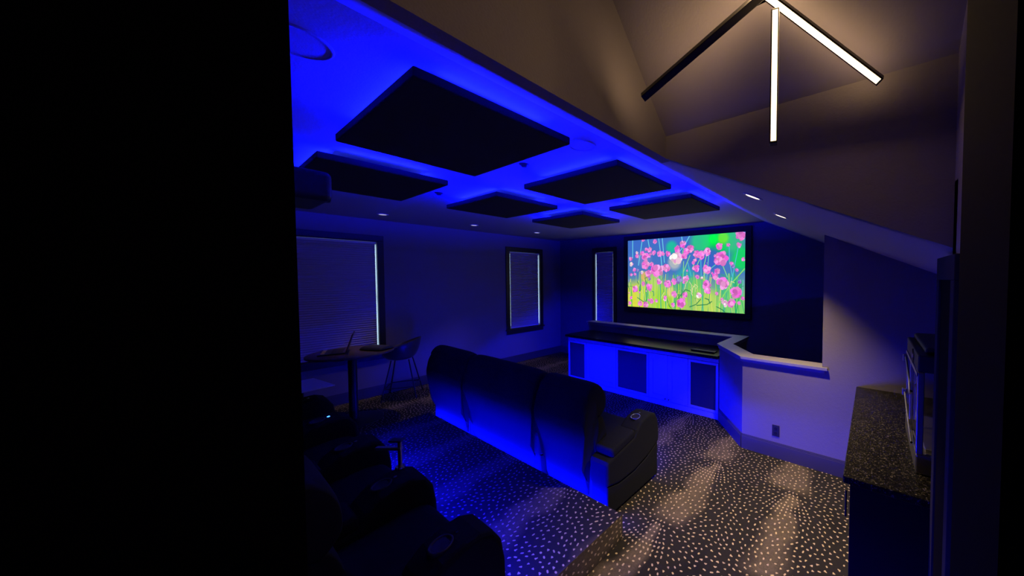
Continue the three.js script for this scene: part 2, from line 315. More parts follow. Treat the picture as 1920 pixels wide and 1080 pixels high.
function makeBlind(hole, plane, gap, label) {
  const [a0, a1, y0, y1] = hole, w = a1 - a0 - 2 * gap;
  const b = thing('pleated_blind', label, 'blind', [plane === 'x' ? XL : (a0 + a1) / 2, y0 + 0.013, plane === 'x' ? (a0 + a1) / 2 : ZF], 'pleated blinds', plane === 'x' ? Math.PI / 2 : 0);
  const H = y1 - y0 - 0.03, n = Math.round(H / 0.034), pts = [], d = 0.013;
  for (let i = 0; i <= n; i++) pts.push([-0.03 + (i % 2 ? 0 : 0) , i * (H - 0.06) / n + 0.025]);
  const shape = new THREE.Shape(); shape.moveTo(-0.026, 0.025);
  for (let i = 0; i < n; i++) { const ya = 0.025 + i * (H - 0.055) / n, yb = 0.025 + (i + 1) * (H - 0.055) / n; shape.lineTo(-0.012, ya); shape.lineTo(-0.012 + d, (ya + yb) / 2); if (i === n - 1) shape.lineTo(-0.012, yb); }
  shape.lineTo(-0.026, H - 0.03); shape.closePath();
  const g = new THREE.ExtrudeGeometry(shape, { depth: w, bevelEnabled: false });   // shape x -> local z, depth -> local x
  g.rotateY(-Math.PI / 2); g.scale(-1, 1, 1); const idx = g.index; 
  // mirrored: shape x now runs to +z, depth to +x; turn the faces round again
  const p = g.attributes.position, q = new Float32Array(p.count * 3); for (let i = 0; i < p.count; i += 3) for (let k = 0; k < 3; k++) { const s = i + [0, 2, 1][k]; q.set([p.getX(s), p.getY(s), p.getZ(s)], (i + k) * 3); }
  const gg = new THREE.BufferGeometry(); gg.setAttribute('position', new THREE.BufferAttribute(q, 3)); gg.computeVertexNormals(); gg.translate(-w / 2, 0, 0);
  part('cells', gg, M.blind, b);
  part('headrail', rbox(-w / 2 - gap * 0.6, w / 2 + gap * 0.6, H - 0.03, H, -0.034, 0.004, 0.004), M.white, b);
  part('bottom_rail', rbox(-w / 2, w / 2, 0, 0.025, -0.028, -0.002, 0.004), M.white, b);
}
makeBlind(W1, 'x', 0.020, 'wide lowered pleated blind behind the round table and laptop');
makeBlind(W2, 'x', 0.030, 'narrow pleated blind near the corner with daylight at both edges');
makeBlind(W3, 'z', 0.030, 'narrow pleated blind beside the screen with daylight at both edges');

// ------------------------------------------------------------------ floating ceiling panels with blue light above them
const PX = [[-2.55, -1.478], [-3.99, -2.98]], PZ = [[-1.357, -0.551], [-2.54, -1.79], [-3.66, -2.93]];
const pNames = [['near the projector above the aisle', 'middle one along the slope', 'nearest the screen along the slope'], ['beside the projector', 'middle one on the blinds side', 'nearest the screen on the blinds side']];
PX.forEach(([x0, x1], a) => PZ.forEach(([z0, z1], b) => {
  const w = x1 - x0, d = z1 - z0, g = thing('ceiling_panel', `black floating ceiling panel glowing blue behind, ${pNames[a][b]}`, 'ceiling panel', [(x0 + x1) / 2, 2.63, (z0 + z1) / 2], 'floating ceiling panels');
  part('face', rbox(-w / 2, w / 2, 0, 0.045, -d / 2, d / 2, 0.008), M.panel, g);
  part('mount', [box(-0.12, 0.12, 0.045, 0.11, -0.10, 0.10)], M.blackMetal, g);
  const ins = 0.12, y = 0.0535, lw = w - 0.30, ld = d - 0.26;
  for (const [dx, dz] of [[1, 0], [-1, 0], [0, 1], [0, -1]]) {
    const L = dx ? ld : lw, px = dx * (w / 2 - ins), pz = dz * (d / 2 - ins);
    part('led_strip', dx ? box(px - 0.006, px + 0.004, 0.045, 0.062, -L / 2, L / 2) : box(-L / 2, L / 2, 0.045, 0.062, pz - 0.006, pz + 0.004), M.ledBlue, g);
    rect(g, L, 0.015, L_PANEL, BLUE, V(px + dx * 0.012, y, pz + dz * 0.012), V(dx, 0.25, dz));
  }
}));

// ------------------------------------------------------------------ recessed lights and ceiling fittings
function downlight(x, z, label, I, led, group, slope) {
  const y = slope ? slopeY(x) : CEIL, g = thing('recessed_light', label, 'recessed light', [x, y, z], group);
  if (slope) g.rotation.z = -25 * Math.PI / 180;
  part('trim_ring', lathe([[0.045, -0.001], [0.045, -0.006], [0.058, -0.008], [0.066, -0.004], [0.068, 0.0005]], 32), M.white, g);
  part('lens', new THREE.CylinderGeometry(0.045, 0.045, 0.004, 28).translate(0, -0.004, 0), led, g);
  const l = spot(g, I, DOWN, V(0, -0.02, 0), slope ? V(0.4226, -0.9063, 0) : V(0, -1, 0), slope ? 0.74 : 0.45, 0.7, 1.5);
  return g;
}
downlight(-0.64, -2.13, 'lit recessed spot in the slope, farther from the low wall', I_SPOT, M.spotLed, 'lit spots in the slope', true);
downlight(-0.655, -2.98, 'lit recessed spot in the slope, close to the low wall', I_SPOT, M.spotLed, 'lit spots in the slope', true);
downlight(-5.70, -1.71, 'dim recessed light above the round table', I_LEFTSPOT, M.dimLed, 'dim recessed lights', false);
downlight(-5.60, -2.95, 'dim recessed light above the blinds wall, between two others', I_LEFTSPOT, M.dimLed, 'dim recessed lights', false);
downlight(-5.50, -4.15, 'dim recessed light above the narrow corner window', I_LEFTSPOT, M.dimLed, 'dim recessed lights', false);
function ringSpeaker(x, z, r, label) {
  const g = thing('ceiling_speaker', label, 'speaker', [x, CEIL, z], 'round speakers in the ceiling');
  part('rim', lathe([[r - 0.008, 0.001], [r - 0.008, -0.007], [r, -0.007], [r + 0.004, -0.003], [r + 0.005, 0.001]], 40), M.ceiling, g);
  part('grille', new THREE.CylinderGeometry(r - 0.009, r - 0.009, 0.004, 36).translate(0, -0.002, 0), M.ceiling, g);
}
ringSpeaker(-1.80, -0.28, 0.11, 'round flush ceiling speaker next to the biggest-looking panel, by the doorway');
ringSpeaker(-1.63, -1.60, 0.09, 'round flush ceiling speaker between two panels by the slope');
for (const [x, z, l] of [[-2.27, -1.60, 'small black ceiling sprinkler between two panels by the slope'], [-3.77, -1.62, 'small black ceiling sprinkler between two panels on the blinds side']]) {
  const g = thing('sprinkler', l, 'sprinkler', [x, CEIL, z], 'ceiling sprinklers');
  part('rosette', lathe([[0.0, -0.022], [0.018, -0.022], [0.024, -0.012], [0.036, -0.006], [0.040, 0.0]], 24), M.black, g);
}
{ const g = thing('motion_sensor', 'small pale round sensor on the ceiling between panels', 'sensor', [-2.20, CEIL, -2.80]);
  part('dome', lathe([[0.0, -0.035], [0.02, -0.033], [0.036, -0.02], [0.04, 0.0]], 24), M.white, g); }

// ------------------------------------------------------------------ big screen
function screenTexture() {
  const W = 1280, H = 716, c = document.createElement('canvas'); c.width = W; c.height = H; const x = c.getContext('2d');
  const X = px => (px - 138) / 1132 * W, Y = (px, py) => { const n = (px - 138) / 1132, t = 268 - 98 * n, b = 900 + 65 * n; return (py - t) / (b - t) * H; };
  const k = W / 1132;
  const lg = x.createLinearGradient(0, 0, 0, H); lg.addColorStop(0, '#3f6fc4'); lg.addColorStop(0.5, '#4a78c0'); lg.addColorStop(0.72, '#7fb68a'); lg.addColorStop(1, '#a6cc62'); x.fillStyle = lg; x.fillRect(0, 0, W, H);
  const blob = (px, py, r, col, a) => { const cx = X(px), cy = Y(px, py), g = x.createRadialGradient(cx, cy, 0, cx, cy, r * k); g.addColorStop(0, col + a + ')'); g.addColorStop(0.55, col + a + ')'); g.addColorStop(1, col + '0)'); x.fillStyle = g; x.fillRect(cx - r * k, cy - r * k, 2 * r * k, 2 * r * k); };
  for (const [px, py, r, col, a] of [[1050, 240, 170, 'rgba(0,225,70,', 0.9], [900, 260, 120, 'rgba(40,215,120,', 0.8], [1180, 260, 110, 'rgba(60,200,130,', 0.8], [1250, 430, 120, 'rgba(20,220,90,', 0.9], [620, 320, 70, 'rgba(20,220,140,', 0.7], [1090, 230, 60, 'rgba(110,235,40,', 0.9], [1010, 240, 50, 'rgba(0,255,60,', 0.9],
    [230, 820, 190, 'rgba(225,225,60,', 0.9], [400, 760, 180, 'rgba(200,230,80,', 0.8], [560, 860, 170, 'rgba(170,225,50,', 0.9], [330, 610, 60, 'rgba(250,190,90,', 0.8], [460, 620, 90, 'rgba(190,220,110,', 0.7], [620, 760, 60, 'rgba(240,210,140,', 0.8], [760, 620, 120, 'rgba(40,190,170,', 0.6], [860, 720, 120, 'rgba(120,215,90,', 0.8], [1150, 700, 120, 'rgba(40,190,140,', 0.7], [950, 860, 140, 'rgba(190,225,90,', 0.8], [1180, 880, 150, 'rgba(120,215,110,', 0.8], [1000, 430, 110, 'rgba(60,90,200,', 0.8], [880, 470, 90, 'rgba(60,100,205,', 0.7], [230, 330, 110, 'rgba(60,110,200,', 0.8], [330, 430, 100, 'rgba(130,140,200,', 0.5], [650, 470, 80, 'rgba(240,225,190,', 0.6], [700, 860, 90, 'rgba(200,230,90,', 0.7]]) blob(px, py, r, col, a);
  x.lineCap = 'round';
  const stem = (pts, col, w) => { x.strokeStyle = col; x.lineWidth = w * k; x.beginPath(); pts.forEach(([a, b], i) => { const u = X(a), v = Y(a, b); i ? x.lineTo(u, v) : x.moveTo(u, v); }); x.stroke(); };
  for (const s of [[[195, 262], [195, 430]], [[305, 262], [285, 380], [262, 500]], [[370, 250], [385, 320]], [[487, 240], [505, 360], [520, 500]], [[525, 238], [548, 470]], [[720, 215], [735, 320]], [[795, 212], [765, 270], [690, 380]]]) stem(s, '#6fd6e6', 8);
  for (let i = 0; i < 70; i++) { const a = 145 + rnd() * 1115, b = 560 + rnd() * 120; stem([[a, b], [a + (rnd() - 0.5) * 30, b + 120], [a + (rnd() - 0.5) * 60, 960]], ['#5fc85a', '#9bd84a', '#d8e06a', '#49b98c', '#b8dc70', '#2fae6a'][i % 6], 3 + rnd() * 7); }
  for (const s of [[[860, 430], [825, 520]], [[900, 430], [905, 600]], [[950, 400], [925, 520], [945, 660]], [[970, 400], [960, 560], [950, 660]], [[1030, 490], [985, 530], [905, 620]], [[1085, 480], [1130, 610]], [[1143, 310], [1145, 450], [1170, 600]], [[1215, 320], [1190, 480], [1165, 660]], [[740, 330], [720, 400]], [[800, 400], [740, 560]], [[780, 470], [810, 600]], [[740, 460], [735, 640]], [[890, 440], [865, 500]], [[1255, 640], [1250, 800]]]) stem(s, ['#4fc3cf', '#66cdbd', '#8fdc8a'][s[0][0] % 3], 7);
  stem([[1265, 530], [1150, 690], [1045, 895]], '#8be06a', 9); stem([[130, 705], [200, 706]], '#2c8f4f', 4);
  x.globalAlpha = 0.9;
  for (const s of [[[250, 815], [310, 850], [370, 875]], [[570, 810], [600, 900], [620, 920]], [[680, 830], [760, 735], [800, 750]], [[800, 905], [860, 880], [900, 830]], [[865, 890], [960, 880], [1000, 850]], [[250, 660], [270, 690], [275, 760], [290, 735], [285, 690]], [[940, 820], [970, 830], [985, 870]], [[1040, 900], [1090, 930], [1110, 950]]]) stem(s, '#1f7f4d', 7);
  x.globalAlpha = 1;
  let F = [[170, 440, 20], [245, 412, 20], [315, 255, 18], [303, 385, 24], [340, 415, 38], [390, 350, 25], [447, 268, 22], [433, 375, 22], [345, 495, 42], [410, 490, 22], [495, 385, 26], [530, 385, 22], [585, 383, 26], [665, 425, 60, 1], [480, 550, 66], [570, 525, 35], [368, 580, 35], [215, 545, 20], [680, 340, 30], [735, 290, 33], [805, 335, 33], [770, 360, 30], [745, 405, 28], [860, 390, 30], [905, 395, 35], [955, 365, 35], [1060, 310, 30], [1133, 298, 16], [1218, 298, 22], [1235, 205, 42], [1085, 420, 58], [1050, 450, 35], [855, 525, 32], [955, 535, 38], [1045, 550, 25], [1025, 600, 27], [870, 608, 18], [1163, 478, 16], [763, 628, 28], [645, 655, 28], [580, 680, 35], [490, 660, 28], [385, 710, 35], [222, 730, 32], [320, 680, 22], [955, 690, 38], [1090, 675, 52], [1200, 760, 45], [650, 780, 30], [555, 815, 18], [720, 865, 44], [755, 790, 26], [885, 790, 25, 1], [410, 850, 25], [345, 885, 30], [160, 870, 20], [635, 885, 20], [1110, 865, 30, 1], [1165, 865, 35], [280, 870, 25], [960, 740, 30], [700, 640, 34, 2], [180, 490, 22, 1], [255, 550, 14, 2]];
  for (let i = 0; i < 46; i++) F.unshift([145 + rnd() * 1110, 330 + rnd() * 540, 7 + rnd() * 12, i % 5 === 0 ? 2 : i % 7 === 0 ? 1 : 0]);
  for (let i = 0; i < 40; i++) { const a = 150 + rnd() * 1100, b = 620 + rnd() * 280; stem([[a, b], [a + (rnd() - 0.5) * 40, b - 20 - rnd() * 40], [a + (rnd() - 0.5) * 70, b - 40 - rnd() * 40]], ['#2f8f55', '#e6e39a', '#3f9f7a', '#c9e36a', '#f0d9b0'][i % 5], 2 + rnd() * 5); }
  for (const [px, py, r, t] of F) {
    const cx = X(px), cy = Y(px, py), base = t === 1 ? [250, 200, 225] : t === 2 ? [150, 120, 205] : [242, 122, 214];
    for (let i = 0; i < 26; i++) {
      const a = rnd() * 6.283, q = Math.sqrt(rnd()) * 0.72, s = (0.28 + rnd() * 0.25) * r * k, v = 0.82 + rnd() * 0.32;
      x.fillStyle = `rgb(${Math.min(255, base[0] * v) | 0},${Math.min(255, base[1] * v * (0.75 + rnd() * 0.6)) | 0},${Math.min(255, base[2] * v) | 0})`;
      x.beginPath(); x.ellipse(cx + Math.cos(a) * q * r * k, cy + Math.sin(a) * q * r * k, s, s * (0.7 + rnd() * 0.3), rnd() * 3, 0, 6.283); x.fill();
    }
  }
  const t = new THREE.CanvasTexture(c); t.colorSpace = THREE.SRGBColorSpace; t.magFilter = THREE.LinearFilter; return t;
}
{ const x0 = -4.19, x1 = -1.74, y0 = 1.245, y1 = 2.605, f = 0.105, g = thing('projection_screen', 'large framed screen showing pink flowers in a green meadow', 'screen', [(x0 + x1) / 2, y0 - f, ZF]);
  const w = x1 - x0, h = y1 - y0, b = 0.055;
  part('frame_rail', rbox(-w / 2 - f, w / 2 + f, 0, f, 0, b, 0.01), M.panel, g); part('frame_rail', rbox(-w / 2 - f, w / 2 + f, f + h, h + 2 * f - 0.012, 0, b, 0.01), M.panel, g);
  part('frame_rail', rbox(-w / 2 - f, -w / 2, f, f + h, 0, b, 0.01), M.panel, g); part('frame_rail', rbox(w / 2, w / 2 + f, f, f + h, 0, b, 0.01), M.panel, g);
  const tex = screenTexture();
  const sm = new THREE.MeshStandardMaterial({ color: lin(0.03, 0.03, 0.03), roughness: 0.9, emissive: lin(1, 1, 1), emissiveMap: tex, emissiveIntensity: 1.0 });
  const s = part('screen_surface', new THREE.BoxGeometry(w, h, 0.02).translate(0, f + h / 2, 0.03), sm, g);
  rect(g, w * 0.98, h * 0.98, L_SCREEN, [0.80, 0.66, 0.78], V(0, f + h / 2, 0.06), V(0, 0, 1)); }

// ------------------------------------------------------------------ bar cabinet under the low wall
{ const X0 = -4.43, X1 = -1.605, ZFc = -3.98, ZBk = -4.565;
  const top = thing('bar_worktop', 'long dark polished stone worktop on the blue-lit cabinets', 'worktop', [0, 0.80, 0]);
  part('slab', metric(rbox(X0 - 0.03, X1 - 0.005, 0, 0.04, ZBk + 0.001, ZFc + 0.045, 0.008), 0.6, 0.6), M.granite, top);
  // units: [x0, x1, kind]
  const units = [[-4.43, -3.99, 'grille', 'narrow bar cabinet at the free end, with a black cloth door'], [-3.99, -3.33, 'plain', 'plain-doored bar cabinet next to the narrow end unit'], [-3.33, -2.70, 'grille', 'bar cabinet with a black cloth door between two plain-doored ones'], [-2.70, -2.05, 'double', 'bar cabinet with a pair of plain doors and two knobs low down'], [-2.05, -1.61, 'grille', 'bar cabinet with a black cloth door against the low wall']];
  for (const [a, b, kind, label] of units) {
    const g = thing('bar_cabinet', label, 'cabinet', [(a + b) / 2, 0, 0], 'bar cabinets'), w = b - a;
    part('carcass', box(-w / 2 + 0.001, w / 2 - 0.001, 0.001, 0.799, ZBk + 0.002, ZFc - 0.022), M.cabinet, g);
    part('plinth', box(-w / 2 + 0.001, w / 2 - 0.001, 0.002, 0.075, ZFc - 0.022, ZFc - 0.003), M.cabinet, g);
    part('top_rail', box(-w / 2 + 0.001, w / 2 - 0.001, 0.745, 0.799, ZFc - 0.022, ZFc - 0.003), M.cabinet, g);
    const leaf = (x0, x1) => {
      const d = new THREE.Group(); d.name = 'door'; g.add(d);
      const y0 = 0.08, y1 = 0.74, s = kind === 'grille' ? 0.035 : 0.07;
      part('stile', rbox(x0, x0 + s, y0, y1, ZFc - 0.021, ZFc, 0.003), M.cabinet, d); part('stile', rbox(x1 - s, x1, y0, y1, ZFc - 0.021, ZFc, 0.003), M.cabinet, d);
      part('rail', rbox(x0 + s, x1 - s, y0, y0 + s, ZFc - 0.021, ZFc, 0.003), M.cabinet, d); part('rail', rbox(x0 + s, x1 - s, y1 - s, y1, ZFc - 0.021, ZFc, 0.003), M.cabinet, d);
      part(kind === 'grille' ? 'cloth_panel' : 'door_panel', box(x0 + s, x1 - s, y0 + s, y1 - s, ZFc - 0.021, ZFc - (kind === 'grille' ? 0.012 : 0.010)), kind === 'grille' ? M.grille : M.cabinet, d);
      return d;
    };
    if (kind === 'double') {
      for (const s of [-1, 1]) { const d = leaf(s < 0 ? -w / 2 + 0.003 : 0.0015, s < 0 ? -0.0015 : w / 2 - 0.003); part('knob', lathe([[0, 0.026], [0.010, 0.024], [0.012, 0.018], [0.005, 0.010], [0.005, 0]], 16).rotateX(Math.PI / 2).translate(s * 0.03, 0.115, ZFc), M.chrome, d); }
    } else leaf(-w / 2 + 0.003, w / 2 - 0.003);
  }
}
{ const g = thing('remote_control', 'thin dark tray lying on the stone worktop by the low wall', 'tray', [-1.88, 0.8405, -4.12]);
  part('plate', rbox(-0.17, 0.17, 0, 0.012, -0.06, 0.06, 0.004), M.black, g); part('rim', [rbox(-0.17, 0.17, 0.012, 0.018, 0.05, 0.06, 0.002), rbox(-0.17, 0.17, 0.012, 0.018, -0.06, -0.05, 0.002)], M.black, g); g.name = 'bar_tray'; }
{ const g = thing('wall_outlet', 'black power outlet low on the pale half-height wall', 'outlet', [-0.79, 0.278, ZH]);
  part('cover_plate', rbox(-0.036, 0.036, -0.058, 0.058, 0.0, 0.006, 0.003), M.black, g);
  for (const s of [-1, 1]) part('socket', new THREE.CylinderGeometry(0.016, 0.016, 0.004, 20).rotateX(Math.PI / 2).translate(0, s * 0.024, 0.007), M.blackMetal, g); }

// ------------------------------------------------------------------ recliners (face the screen, towards -z)
let fabric = M.seat;
function backSet(g, x0, x1, k) {
  const f = p => p.map(([a, y]) => [a * k, y]);
  part('back_shell', pillow(f([[0.10, 0.10], [0.068, 0.35], [0.022, 0.60], [0.0, 0.72], [0.006, 0.80], [0.03, 0.89], [0.075, 0.955], [0.13, 0.965], [0.16, 0.80], [0.19, 0.45], [0.21, 0.12]]), x0, x1, [0.12 * k, 0.18], 9, 24, 0.30, 0.07), fabric, g);
  part('head_pillow', pillow(f([[0.05, 0.90], [0.085, 0.975], [0.15, 1.005], [0.22, 0.97], [0.265, 0.88], [0.265, 0.77], [0.19, 0.70], [0.11, 0.78]]), x0 + 0.015, x1 - 0.015, [0.15 * k, 0.86], 6, 20, 0.45), fabric, g);
  part('lumbar_cushion', pillow(f([[0.13, 0.72], [0.20, 0.745], [0.255, 0.69], [0.29, 0.56], [0.29, 0.44], [0.22, 0.40], [0.15, 0.45]]), x0 + 0.03, x1 - 0.03, [0.2 * k, 0.57], 7, 18, 0.5), fabric, g);
}
function seatSet(g, x0, x1, k) {
  part('seat_cushion', pillow([[0.20 * k, 0.36], [0.22 * k, 0.45], [0.40 * k, 0.47], [0.64 * k, 0.49], [0.745 * k, 0.465], [0.755 * k, 0.37], [0.50 * k, 0.32]], x0 + 0.005, x1 - 0.005, [0.46 * k, 0.40], 10, 18, 0.6), fabric, g);
  part('footrest', rbox(x0 + 0.01, x1 - 0.01, 0.064, 0.40, -0.76 * k, -0.665 * k, 0.03, 4), fabric, g);
  part('base', box(x0 + 0.02, x1 - 0.02, 0.03, 0.33, -0.65 * k, -0.12 * k), M.seatDark, g);
}
function armSet(g, x0, x1, k, cupLit) {
  const f = p => p.map(([a, y]) => [a * k, y]);
  part('arm', sideExtrude(f([[0.075, 0.26], [0.072, 0.425], [0.085, 0.45], [0.13, 0.457], [0.16, 0.465], [0.42, 0.51], [0.455, 0.555], [0.52, 0.602], [0.60, 0.625], [0.68, 0.628], [0.74, 0.605], [0.78, 0.545], [0.797, 0.45], [0.80, 0.36], [0.795, 0.33], [0.62, 0.265], [0.42, 0.225], [0.22, 0.225]]), x0, x1, 0.022), fabric, g);
  part('arm_base', sideExtrude(f([[0.085, 0.02], [0.085, 0.255], [0.23, 0.218], [0.42, 0.216], [0.62, 0.255], [0.785, 0.318], [0.785, 0.02]]), x0 + 0.008, x1 - 0.008, 0.012), fabric, g);
  const pad = rbox(x0 + 0.001, x1 - 0.001, -0.030, 0.045, -0.15 * k, 0.15 * k, 0.024, 3).rotateX(0.19).translate(0, 0.505, -0.285 * k);
  part('arm_pad', pad, fabric, g);
  const cx = (x0 + x1) / 2, cz = -0.555 * k, cup = new THREE.Group(); cup.name = 'cup_holder'; cup.position.set(cx, 0.613, cz); cup.rotation.x = 0.17; g.add(cup);
  part('rim', lathe([[0.034, 0.0], [0.036, 0.007], [0.043, 0.008], [0.047, 0.002], [0.047, -0.012]], 32), k < 1 ? M.black : M.chrome, cup);
  part('well', lathe([[0.0, 0.003], [0.034, 0.003], [0.035, 0.006]], 28), M.black, cup);
  part('button', cyl(0.009, 0.008, 0.006, 0.0, 0.0, -0.068 * k, 16), cupLit ? M.cupLed : M.chrome, cup);
}
function under(g, x0, x1, k, L = L_BASE, y = 0.031, tilt = 0.05) {     // light strip under the footrest
  part('base_led_strip', box(x0, x1, y - 0.009, y + 0.009, -0.652 * k, -0.640 * k), M.ledBlue, g);
  rect(g, x1 - x0, 0.016, L, BLUE, V((x0 + x1) / 2, y, -0.660 * k), V(0, tilt, -1));
}
function rearGlow(g, x0, x1, k, L = L_REAR) {   // strip behind the row, low down, looking at the backs
  part('base_led_strip', box(x0, x1, 0.112, 0.128, -0.020, -0.0145), M.ledBlue, g);
  rect(g, x1 - x0, 0.014, L, BLUE, V((x0 + x1) / 2, 0.120, -0.0225), V(0, 0.18, -1));
}
const ZR = -1.752, FRONT = 'front row of recliners';
{ const g = thing('recliner', 'charcoal recliner at the aisle end of the front row, cup holder in its arm', 'recliner', [0, 0, ZR], FRONT);
  backSet(g, -2.405, -1.775, 1); seatSet(g, -2.37, -1.80, 1); armSet(g, -1.80, -1.612, 1); under(g, -2.37, -1.64, 1); rearGlow(g, -2.40, -1.63, 1); }
{ const g = thing('loveseat_recliner', 'charcoal two-seat recliner in the middle of the front row', 'loveseat', [0, 0, ZR], FRONT);
  backSet(g, -3.64, -2.425, 1); seatSet(g, -3.56, -3.035, 1); seatSet(g, -3.035, -2.51, 1); armSet(g, -3.655, -3.555, 1); armSet(g, -2.51, -2.41, 1); under(g, -3.64, -2.42, 1); rearGlow(g, -3.63, -2.43, 1); }
{ const g = thing('recliner', 'charcoal recliner at the blinds end of the front row', 'recliner', [0, 0, ZR], FRONT);
  backSet(g, -4.53, -3.665, 1); seatSet(g, -4.33, -3.70, 1); armSet(g, -4.50, -4.33, 1); under(g, -4.48, -3.72, 1, L_BASE * 2); rearGlow(g, -4.50, -3.68, 1);
  part('base_led_strip', box(-4.498, -4.490, 0.006, 0.018, -0.72, -0.20), M.ledBlue, g); rect(g, 0.50, 0.012, L_BASE * 0.4, BLUE, V(-4.502, 0.012, -0.46), V(-1, 0.05, -0.3)); }
fabric = M.seatShaded;  // rear row: seat colour darkened to carry the shade it sits in
const armsX = [-1.38, -2.03, -2.68, -3.33, -3.98], BK = 0.90, REAR = 'rear row of recliners on the riser';
const rearLabels = ['dark recliner at the aisle end of the rear row on the riser', 'dark recliner on the riser with a swivel tray post on its arm', 'dark recliner on the riser beside a lit blue cup holder', 'dark recliner at the blinds end of the rear row, holding a pale tray'];
for (let i = 0; i < 4; i++) {
  const g = thing('recliner', rearLabels[i], 'recliner', [0, 0.18, -0.075], REAR), a = armsX[i + 1], b = armsX[i];
  backSet(g, a + 0.102, b - 0.102, BK); seatSet(g, a + 0.105, b - 0.105, BK); armSet(g, b - 0.10, b + 0.10, BK, i === 3);
  if (i === 3) armSet(g, a - 0.10, a + 0.10, BK);
  under(g, a + 0.11, b - 0.02, BK, L_BASE * 1.8, 0.045, -0.25);
  if (i === 0) { part('base_led_strip', box(b + 0.090, b + 0.098, 0.035, 0.055, -0.70 * BK, -0.12 * BK), M.ledBlue, g); rect(g, 0.52, 0.016, L_BASE * 1.4, BLUE, V(b + 0.1015, 0.045, -0.41 * BK), V(1, -0.7, 0)); }
}
{ const g = thing('tray_arm', 'dark metal swivel tray post rising from a rear-row armrest', 'tray arm', [-2.10, 0.812, -0.68], undefined, 0.6);
  part('post', cyl(0.010, 0.010, 0.15, 0, 0, 0), M.steel, g); part('arm', rbox(-0.13, 0.010, 0.098, 0.114, -0.012, 0.012, 0.004), M.steel, g); part('plate', rbox(-0.05, 0.018, 0.146, 0.156, -0.022, 0.022, 0.004), M.blackMetal, g); part('foot', cyl(0.024, 0.022, 0.008, 0, 0, 0), M.chrome, g); }
{ const g = thing('side_tray', 'pale flat swivel tray on the rear-row armrest near the round table', 'tray', [-4.0, 0.812, -0.62]);
  part('tray_top', rbox(-0.22, 0.20, 0.095, 0.107, -0.13, 0.16, 0.005), M.tray, g).rotation.y = 0.15; part('post', cyl(0.012, 0.012, 0.095, 0, 0, 0.02), M.blackMetal, g); part('bracket', rbox(-0.05, 0.05, 0.083, 0.095, -0.03, 0.07, 0.003), M.blackMetal, g); }

// ------------------------------------------------------------------ projector
{ const g = thing('projector', 'black ceiling-mounted projector beside the floating panels', 'projector', [-3.0, 2.30, -0.34]);
  part('body', rbox(-0.24, 0.24, 0.02, 0.20, -0.24, 0.23, 0.035, 4), M.black, g);
  part('lens', lathe([[0, -0.02], [0.04, -0.02], [0.045, 0.0], [0.062, 0.0], [0.065, -0.03], [0.07, -0.05]], 32).rotateX(-Math.PI / 2).translate(0, 0.11, -0.27), M.blackMetal, g);
  part('lens_glass', new THREE.CylinderGeometry(0.043, 0.043, 0.006, 28).rotateX(Math.PI / 2).translate(0, 0.11, -0.255), M.chrome, g);
  for (const s of [-1, 1]) part('foot', cyl(0.018, 0.014, 0.02, s * 0.17, 0.0, 0.15, 16), M.black, g);
  part('mount_plate', rbox(-0.10, 0.10, 0.20, 0.215, -0.10, 0.10, 0.004), M.blackMetal, g); part('mount_pole', cyl(0.02, 0.02, 0.20, 0, 0.215, 0), M.blackMetal, g); part('mount_canopy', cyl(0.065, 0.07, 0.022, 0, 0.416, 0), M.blackMetal, g); }

// ------------------------------------------------------------------ crossed light bars in the dormer
{ const hub = V(-0.353, 2.888, -1.253), g = thing('light_bars', 'pendant of three crossed black light bars with warm glowing strips', 'pendant light', hub.toArray());
  const bar = (from, to, face, L, addedUplight) => {            // ends in the room; face is where its strip looks
    const a = V(...from), c = V(...to), X = c.clone().sub(a), len = X.length(); X.normalize();
    const n = V(...face); n.addScaledVector(X, -n.dot(X)).normalize();
    const b = new THREE.Group(); b.name = 'bar'; b.position.copy(a.add(c).multiplyScalar(0.5).sub(hub));
    b.quaternion.setFromRotationMatrix(new THREE.Matrix4().makeBasis(X, n.clone().negate(), X.clone().cross(n.clone().negate()))); g.add(b);
    part('housing', rbox(-len / 2, len / 2, 0, 0.036, -0.0145, 0.0145, 0.003), M.blackMetal, b);
    part('light_strip', box(-len / 2 + 0.008, len / 2 - 0.008, -0.002, 0.0, -0.0095, 0.0095), M.barLed, b);
    rect(b, len - 0.02, 0.019, L, WARM, V(0, -0.004, 0), V(0, -1, 0), V(0, 0, 1));
    if (addedUplight) { part('light_strip', box(-len / 2 + 0.008, len / 2 - 0.008, 0.036, 0.038, -0.0095, 0.0095), M.barLed, b); rect(b, len - 0.02, 0.019, addedUplight, WARM, V(0, 0.041, 0), V(0, 1, 0), V(0, 0, 1)); }  // invented second strip on the housing's upper side, added to warm the vault
  };
  const past = (p, t) => V(...p).sub(hub).multiplyScalar(-t).add(hub).toArray();
  const e1 = [0.008, 2.568, -1.509], e2 = [-0.319, 2.358, -1.310], s2 = [-0.312, 2.837, -1.285], e3 = [-0.851, 2.652, -1.207];
  bar(past(e1, 0.5), e1, [0.15, -1, 0.75], L_BAR, L_UP * 0.45); bar(s2, e2, [0.25, -0.25, 1], L_BAR); bar(past(e3, 0.3), e3, [0.1, 0.9, -0.5], L_UP);
  const top = V(hub.x + 0.06, 0, hub.z - 0.02); top.y = CT + (top.z - ZC) * 0.957; const rel = top.clone().sub(hub);
  part('stem', rod(V(0, 0.01, 0), rel, 0.012), M.blackMetal, g);
  part('canopy', new THREE.CylinderGeometry(0.07, 0.065, 0.035, 32).rotateX(Math.atan(-0.957)).translate(rel.x, rel.y - 0.012, rel.z + 0.012), M.blackMetal, g);
  part('hub', rbox(-0.035, 0.035, -0.02, 0.05, -0.03, 0.03, 0.006), M.blackMetal, g); }

